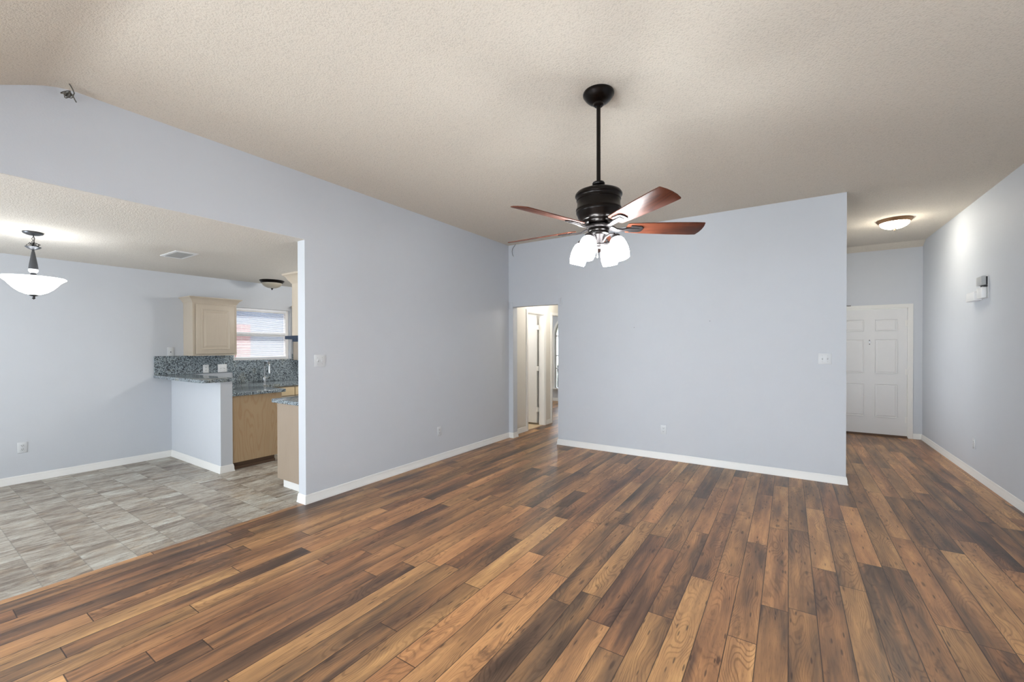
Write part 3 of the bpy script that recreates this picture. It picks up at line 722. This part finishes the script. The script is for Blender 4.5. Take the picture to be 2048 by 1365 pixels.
# ------------------------------------------------------------------ electrical plates
def plate_thing(kind, gangs, label, loc, rz, group, pm='plate_paint'):
    """front faces local -y"""
    w = 0.070 + 0.046*(gangs-1)
    nm = 'wall_outlet' if kind == 'outlet' else 'light_switch' if kind == 'switch' else 'wall_plate'
    t = thing(nm, label, 'outlet' if kind == 'outlet' else 'light switch' if kind == 'switch' else 'wall plate', loc, rz, group)
    bm = BM(); box(bm, -w/2, w/2, -0.006, -0.0004, -0.0575, 0.0575, 0.0025); obj('plate', bm, M[pm], t, True)
    for q in range(gangs):
        cx = (q-(gangs-1)/2)*0.046
        if kind == 'outlet':
            for s in (0.0195, -0.0195):
                bm = BM(); box(bm, cx-0.016, cx+0.016, -0.0085, -0.0055, s-0.0135, s+0.0135, 0.003); so = obj('socket', bm, M[pm], t, True)
                bm = BM()
                for dx in (-0.0065, 0.0065): box(bm, cx+dx-0.0014, cx+dx+0.0014, -0.0089, -0.0084, s-0.001, s+0.008)
                lathe(bm, [(0.0028, 0.0003), (0.0028, -0.0004)], 12, (cx, -0.0087, s-0.007), Ry); obj('slots', bm, M['slot'], so)
        elif kind == 'switch':
            bm = BM(); prism(bm, [(-0.006, -0.012), (-0.017, 0.004), (-0.015, 0.010), (-0.006, 0.012)], 0, cx-0.005, cx+0.005); obj('toggle', bm, M[pm], t)
            for s in (0.030, -0.030):
                bm = BM(); lathe(bm, [(0.003, 0.0008), (0.003, -0.0008)], 12, (cx, -0.0062, s), Ry); obj('screw', bm, M['plastic_grey'], t, True)
        else:
            bm = BM(); lathe(bm, [(0.006, 0.002), (0.006, -0.006)], 14, (cx, -0.006, -0.005), Ry); obj('jack', bm, M['slot'], t, True)
    return t
EX, WXm = PI/2, -PI/2
plate_thing('switch', 2, 'white double light switch near the end of the left wall', (XL, 2.343, 1.322), EX, 'wall switches')
plate_thing('outlet', 1, 'white outlet low on the left wall near the hall', (XL, 3.974, 0.374), EX, 'wall outlets')
plate_thing('outlet', 1, 'white outlet low on the straight-ahead wall', (-1.343, YB, 0.380), 0, 'wall outlets')
plate_thing('switch', 2, 'white double light switch by the outer edge of the straight-ahead wall', (0.320, YB, 1.315), 0, 'wall switches')
plate_thing('outlet', 1, 'white outlet low on the right wall below the chime boxes', (XR, 6.703, 0.366), WXm, 'wall outlets')
plate_thing('outlet', 1, 'white outlet low on the far dining wall under the pendant', (XD, 0.888, 0.380), EX, 'wall outlets')
plate_thing('jack', 1, 'blank white jack plate on the dining wall left of the wall cabinet', (XD, 2.194, 1.393), EX, None)
plate_thing('outlet', 1, 'white outlet in the granite under the wall cabinet', (XD+0.0205, 2.590, 1.1465), EX, 'wall outlets', 'plastic')
plate_thing('switch', 2, 'white double switch in the granite left of the window', (XD+0.0205, 2.797, 1.1465), EX, 'wall switches', 'plastic')

# ------------------------------------------------------------------ ceiling fan
FX, FY = -1.006, 2.530
ZB = 2.205
t = thing('ceiling_fan', 'dark bronze five-blade ceiling fan with four lit glass shades', 'ceiling fan', (FX, FY, 0))
bm = BM(); lathe(bm, [(0.094, H), (0.097, H-0.006), (0.096, H-0.016), (0.092, H-0.020), (0.084, H-0.034), (0.066, H-0.052), (0.046, H-0.063), (0.034, H-0.067), (0.032, H-0.078), (0.022, H-0.086), (0, H-0.086)], 48)
obj('canopy', bm, M['bronze'], t, True)
bm = BM(); lathe(bm, [(0.0128, H-0.08), (0.0128, 2.46)], 20); obj('downrod', bm, M['bronze'], t, True)
bm = BM(); lathe(bm, [(0.0135, 2.492), (0.036, 2.490), (0.040, 2.482), (0.038, 2.474), (0.028, 2.466), (0.026, 2.452), (0.032, 2.440)], 32); obj('coupling', bm, M['bronze'], t, True)
bm = BM(); lathe(bm, [(0.030, 2.446), (0.070, 2.444), (0.110, 2.436), (0.138, 2.424), (0.146, 2.412), (0.146, 2.402), (0.139, 2.396), (0.137, 2.386), (0.138, 2.376), (0.134, 2.372), (0.133, 2.360), (0.135, 2.330), (0.140, 2.324), (0.142, 2.316), (0.138, 2.310), (0.140, 2.302), (0.1385, 2.294), (0.134, 2.288), (0.126, 2.266), (0.112, 2.250), (0.104, 2.246), (0.100, 2.236), (0.080, 2.224), (0.060, 2.220), (0, 2.220)], 56)
obj('motor_housing', bm, M['bronze'], t, True, 40)
bm = BM(); lathe(bm, [(0.060, 2.2215), (0.074, 2.216), (0.076, 2.206), (0.070, 2.198), (0.0, 2.198)], 40); obj('rotor_hub', bm, M['pewter'], t, True)
def blade_outline():
    pts = [(0.175, -0.042), (0.185, -0.053), (0.30, -0.061), (0.46, -0.068), (0.60, -0.071), (0.650, -0.071), (0.655, -0.067)]
    pts += [(0.663, -0.034), (0.665, 0.0), (0.660, 0.034), (0.650, 0.067), (0.645, 0.071)]
    pts += [(0.60, 0.071), (0.46, 0.068), (0.30, 0.061), (0.185, 0.053), (0.175, 0.042)]
    return pts
bladeobs = []
for k in range(5):
    ang = math.radians(-36.5 + 72*k)
    Mx = Matrix.Rotation(ang, 4, 'Z') @ Matrix.Translation((0, 0, ZB)) @ Matrix.Rotation(math.radians(-15.0), 4, 'X')
    if k == 0:
        bm = BM(); prism(bm, blade_outline(), 2, -0.003, 0.003)
        es = [e for e in bm.edges if abs(e.verts[0].co.z-e.verts[1].co.z) < 1e-6]
        bmesh.ops.bevel(bm, geom=es, offset=0.0018, segments=2, profile=0.5, affect='EDGES')
        b0 = obj('blade', bm, M['blade'], t, True)
        bm = BM()
        # curved arm, then a forked foot screwed under the blade
        for s in (-1, 1): pass
        pa = [(0.055, 0, 0.002), (0.085, 0, -0.002), (0.115, 0, -0.014), (0.150, 0, -0.016), (0.185, 0, -0.011), (0.255, 0, -0.0095)]
        wd = [0.026, 0.022, 0.013, 0.012, 0.016, 0.016]; th = [0.005, 0.005, 0.005, 0.005, 0.004, 0.004]
        rg = []
        for (x, y, z), w, h in zip(pa, wd, th): rg.append([bm.verts.new(p) for p in ((x, -w, z-h), (x, w, z-h), (x, w, z+h), (x, -w, z+h))])
        for a, b in zip(rg, rg[1:]):
            for q in range(4): bm.faces.new((a[q], a[(q+1) % 4], b[(q+1) % 4], b[q]))
        bm.faces.new(rg[0][::-1]); bm.faces.new(rg[-1])
        foot = [(0.200, -0.038), (0.262, -0.034), (0.276, -0.022), (0.280, 0.0), (0.276, 0.022), (0.262, 0.034), (0.200, 0.038), (0.200, 0.022), (0.252, 0.017), (0.252, -0.017), (0.200, -0.022)]
        prism(bm, foot, 2, -0.0105, -0.0035)
        i0 = obj('blade_iron', bm, M['pewter'], b0, True)
        b0.matrix_basis = Mx
    else:
        b = b0.copy(); C.objects.link(b); b.parent = t; b.matrix_basis = Mx
        i = i0.copy(); C.objects.link(i); i.parent = b
bm = BM(); lathe(bm, [(0.0, 2.197), (0.062, 2.197), (0.066, 2.194), (0.066, 2.182), (0.062, 2.178), (0.062, 2.172), (0.064, 2.170), (0.062, 2.162), (0.045, 2.158), (0.040, 2.154), (0, 2.154)], 40); obj('switch_housing', bm, M['bronze'], t, True)
bm = BM(); lathe(bm, [(0.046, 2.156), (0.042, 2.150), (0.034, 2.135), (0.031, 2.115), (0.032, 2.102), (0.042, 2.096), (0.046, 2.092), (0.044, 2.086), (0.030, 2.079), (0, 2.077)], 40); obj('light_fitter', bm, M['pewter'], t, True)
tilt = math.radians(17)
for k in range(4):
    a = k*PI/2 - math.radians(7)
    ca, sa = math.cos(a), math.sin(a)
    bm = BM(); pts = [(0.030, 2.112), (0.050, 2.138), (0.080, 2.152), (0.106, 2.148), (0.114, 2.134)]
    tube(bm, [(r*ca, r*sa, z) for r, z in pts], [0.007, 0.007, 0.0065, 0.008, 0.009], 10)
    lathe(bm, [(0.0, 0.012), (0.020, 0.010), (0.028, 0.002), (0.030, -0.010), (0.0, -0.012)], 24, (0.116*ca, 0.116*sa, 2.130), Matrix.Rotation(a, 4, 'Z') @ Matrix.Rotation(-tilt, 4, 'Y'))
    arm = obj('lamp_arm', bm, M['pewter'], t, True)
    bm = BM(); Ms = Matrix.Rotation(a, 4, 'Z') @ Matrix.Rotation(-tilt, 4, 'Y')
    pr = [(0.022, 0.0), (0.033, -0.006), (0.043, -0.020), (0.050, -0.042), (0.0545, -0.070), (0.0545, -0.098), (0.050, -0.126), (0.046, -0.138), (0.043, -0.138), (0.047, -0.124), (0.051, -0.098), (0.051, -0.070), (0.046, -0.042), (0.039, -0.022), (0.022, -0.006)]
    lathe(bm, pr, 32, (0.118*ca, 0.118*sa, 2.122), Ms, caps=False)
    lathe(bm, [(0.0, -0.045), (0.012, -0.05), (0.022, -0.07), (0.024, -0.09), (0.016, -0.108), (0, -0.113)], 20, (0.118*ca, 0.118*sa, 2.122), Ms, caps=False)
    obj('lamp_shade', bm, M['bulb_glass'], t, True)
bm = BM(); tube(bm, [(0.0, -0.02, 2.08), (0.0, -0.02, 2.025)], 0.0016, 6); lathe(bm, [(0, 0.0), (0.004, -0.003), (0.005, -0.012), (0, -0.018)], 12, (0, -0.02, 2.027)); obj('pull_chain', bm, M['plastic'], t, True)

# ------------------------------------------------------------------ pendant over the dining area
t = thing('pendant_lamp', 'lit white glass bowl pendant hanging on a chain over the tiles', 'pendant lamp', (-5.405, 0.772, 0))
bm = BM(); lathe(bm, [(0.062, HD), (0.064, HD-0.006), (0.060, HD-0.014), (0.040, HD-0.024), (0.012, HD-0.030), (0, HD-0.030)], 40); obj('canopy', bm, M['iron'], t, True)
bm = BM()
zc = HD-0.032; k = 0
while zc > 2.345:
    torus(bm, (0, 0, zc-0.010), 0.0085, 0.0018, Matrix.Rotation(PI/2, 4, 'X') @ Matrix.Rotation(0, 4, 'Z') if k % 2 == 0 else Matrix.Rotation(PI/2, 4, 'Y'), 14, 6); zc -= 0.0145; k += 1
obj('chain', bm, M['iron'], t, True)
bm = BM(); random.seed(5)
for q in range(9):
    Mq = Matrix.Rotation(random.uniform(-0.9, 0.9), 4, 'X') @ Matrix.Rotation(random.uniform(-0.9, 0.9), 4, 'Y')
    torus(bm, (random.uniform(-0.018, 0.018), random.uniform(-0.018, 0.018), 2.327+random.uniform(-0.012, 0.014)), random.uniform(0.014, 0.026), 0.0018, Mq, 18, 6)
tube(bm, [(0.016, 0.0, HD-0.03), (0.022, 0.006, 2.385), (0.018, 0.002, 2.35), (0.026, 0.0, 2.325)], 0.0022, 6)
obj('coiled_cord', bm, M['bronze'], t, True)
bm = BM(); lathe(bm, [(0.0, 2.312), (0.046, 2.318), (0.050, 2.314), (0.040, 2.304), (0.022, 2.294), (0.010, 2.290), (0.0, 2.290)], 36); obj('cup', bm, M['iron'], t, True)
bm = BM(); lathe(bm, [(0.008, 2.292), (0.008, 2.280), (0.010, 2.272), (0.012, 2.262), (0.018, 2.220), (0.026, 2.165), (0.029, 2.135), (0.029, 2.125), (0, 2.125)], 28); obj('stem_vase', bm, M['iron'], t, True)
bm = BM(); lathe(bm, [(0, 2.125), (0.029, 2.125), (0.031, 2.115), (0.027, 2.103), (0.018, 2.094), (0, 2.094)], 28); obj('crystal_collar', bm, M['crystal'], t, True)
bm = BM(); lathe(bm, [(0, 2.095), (0.014, 2.095), (0.018, 2.085), (0.024, 2.060), (0.024, 2.052), (0.006, 2.050), (0.006, 1.905), (0, 1.905)], 28); obj('bowl_holder', bm, M['iron'], t, True)
bm = BM()
po = [(0.198, 2.048), (0.199, 2.043), (0.180, 2.030), (0.160, 2.012), (0.140, 1.985), (0.115, 1.955), (0.085, 1.930), (0.050, 1.913), (0.018, 1.905)]
lathe(bm, po + [(r*0.965, z+0.005) for r, z in po[::-1]], 56, caps=False); obj('glass_bowl', bm, M['bowl_glass'], t, True)
bm = BM(); lathe(bm, [(0, 1.910), (0.030, 1.906), (0.024, 1.898), (0.010, 1.892), (0.008, 1.884), (0.012, 1.880), (0.010, 1.874), (0.003, 1.868), (0, 1.864)], 24); obj('finial', bm, M['iron'], t, True)

# ------------------------------------------------------------------ flush ceiling lights
def flush_light(label, loc, R, pan, glass, fin):
    t = thing('ceiling_light', label, 'ceiling light', loc)
    bm = BM(); lathe(bm, [(R, 0), (R, -0.008), (R*0.97, -0.014), (R*0.90, -0.030), (R*0.84, -0.040), (R*0.80, -0.040), (R*0.80, -0.01), (0, -0.01)], 48); obj('pan', bm, pan, t, True)
    bm = BM(); n = 10; pr = [(R*0.81*math.cos(PI/2*k/n), -0.036-0.078*math.sin(PI/2*k/n)) for k in range(n)] + [(0.004, -0.1145)]
    lathe(bm, pr, 48, caps=False); obj('glass_dome', bm, glass, t, True)
    bm = BM(); lathe(bm, [(0.0, -0.112), (0.020, -0.115), (0.014, -0.121), (0.007, -0.126), (0.009, -0.131), (0.004, -0.140), (0, -0.142)], 20); obj('finial', bm, fin, t, True)
    return t
flush_light('lit flush ceiling light with bronze pan in the entry', (1.118, 7.16, H), 0.180, M['brass'], M['foyer_glass'], M['brass'])
flush_light('unlit flush ceiling light with black rim in the kitchen', (-6.45, 3.30, HD), 0.165, M['bronze'], M['alabaster'], M['bronze'])

# ------------------------------------------------------------------ ceiling register in the dining ceiling
t = thing('ceiling_vent', 'white louvred vent in the low dining ceiling', 'vent', (-5.43, 1.815, HD))
bm = BM()
for a, b, c, d in ((-0.215, 0.215, -0.100, -0.072), (-0.215, 0.215, 0.072, 0.100), (-0.215, -0.165, -0.072, 0.072), (0.165, 0.215, -0.072, 0.072)): box(bm, a, b, c, d, -0.008, 0.0)
obj('frame', bm, M['plastic'], t)
bm = BM(); box(bm, -0.165, 0.165, -0.072, 0.072, -0.001, -0.0002); obj('duct_opening', bm, M['wire_pale'], t)
for k in range(16):
    x = -0.155 + k*0.0207
    bm = BM(); prism(bm, [(x-0.005, -0.011), (x-0.0038, -0.011), (x+0.0062, -0.002), (x+0.005, -0.002)], 1, -0.072, 0.072); obj('louvre', bm, M['plastic_grey'], t)

# ------------------------------------------------------------------ chime boxes on the right wall
t = thing('door_chime', 'white and grey chime boxes high on the right wall', 'door chime', (XR, 0, 0))
bm = BM(); box(bm, -0.0045, -0.0005, 6.330, 6.490, 1.945, 2.178); obj('back_plate', bm, M['plastic'], t)
bm = BM(); box(bm, -0.052, -0.016, 6.338, 6.478, 2.082, 2.174, 0.004); obj('upper_box', bm, M['plastic_grey'], t, True)
bm = BM(); box(bm, -0.016, -0.0045, 6.341, 6.474, 2.086, 2.170); box(bm, -0.030, -0.0045, 6.341, 6.440, 2.064, 2.082); obj('shadow_gap', bm, M['slot'], t)
bm = BM(); box(bm, -0.048, -0.012, 6.338, 6.484, 1.948, 2.063, 0.006); obj('lower_box', bm, M['plastic'], t, True)
bm = BM(); box(bm, -0.012, -0.0045, 6.342, 6.480, 1.952, 2.060); obj('mount', bm, M['plastic_grey'], t)
bm = BM(); box(bm, -0.062, -0.0005, 6.494, 6.745, 1.935, 2.032, 0.006); obj('wide_box', bm, M['plastic'], t, True)

# ------------------------------------------------------------------ small odds and ends
bm = BM()
pts = [(-3.63, 0.690, H-0.001), (-3.632, 0.700, H-0.016), (-3.622, 0.706, H-0.036), (-3.620, 0.712, H-0.056), (-3.618, 0.706, H-0.076), (-3.612, 0.712, H-0.096), (-3.607, 0.718, H-0.112)]
pts = [(a, b-0.022, c) for a, b, c in pts]
tube(bm, pts, 0.0030, 6)
random.seed(11)
for q in range(7):
    Mq = Matrix.Rotation(random.uniform(0.6, 2.2), 4, 'X') @ Matrix.Rotation(random.uniform(-0.6, 0.6), 4, 'Y')
    torus(bm, (-3.640+random.uniform(-0.008, 0.008), 0.671+random.uniform(-0.016, 0.010), H-0.068+random.uniform(-0.008, 0.008)), random.uniform(0.012, 0.024), 0.0028, Mq, 16, 6)
tag(obj('hanging_cable', bm, M['wire'], None, True), 'small coil of grey cable dangling from the ceiling at upper left', 'cable')
bm = BM(); tube(bm, [(-3.580, 5.560, H-0.001), (-3.610, 5.562, H-0.030), (-3.640, 5.565, H-0.060), (-3.652, 5.566, H-0.100), (-3.645, 5.566, H-0.150), (-3.625, 5.566, H-0.185)], 0.0035, 6)
tag(obj('loose_cable', bm, M['wire_pale'], None, True), 'thin loose cable hanging from the ceiling corner over the hall opening', 'cable')
for xx, zz, w, lab in ((-3.685, 2.095, 0.035, 'small white bracket in the corner at the top left of the hall opening'), (-2.815, 2.115, 0.03, 'small white bracket at the top right of the hall opening')):
    bm = BM(); box(bm, xx-w, xx+w, YB-0.012, YB-0.0005, zz-0.055, zz+0.055, 0.003); box(bm, xx-w*0.35, xx+w*0.35, YB-0.020, YB-0.0115, zz-0.045, zz+0.045, 0.003)
    tag(obj('corner_bracket', bm, M['paint'], None, True), lab, 'bracket', 'brackets at the hall opening')
bm = BM(); tube(bm, [(0.742, YF-0.012, 2.108), (0.775, YF-0.020, 2.112), (0.815, YF-0.020, 2.106), (0.850, YF-0.012, 2.108)], 0.006, 8)
tag(obj('door_top_hook', bm, M['wire'], None, True), 'little dark hook above the front door casing', 'hook')
for px, pz, lab in ((-1.72, 1.70, 'tiny nail left in the straight-ahead wall, nearer the fan'), (-0.80, 1.755, 'tiny nail left in the straight-ahead wall, nearer the entry')):
    bm = BM(); lathe(bm, [(0.0, 0.006), (0.004, 0.006), (0.004, 0.003), (0.0018, 0.002), (0.0018, -0.001)], 10, (px, YB, pz), Ry)
    tag(obj('nail', bm, M['slot'], None, True), lab, 'nail', 'nails in the back wall')
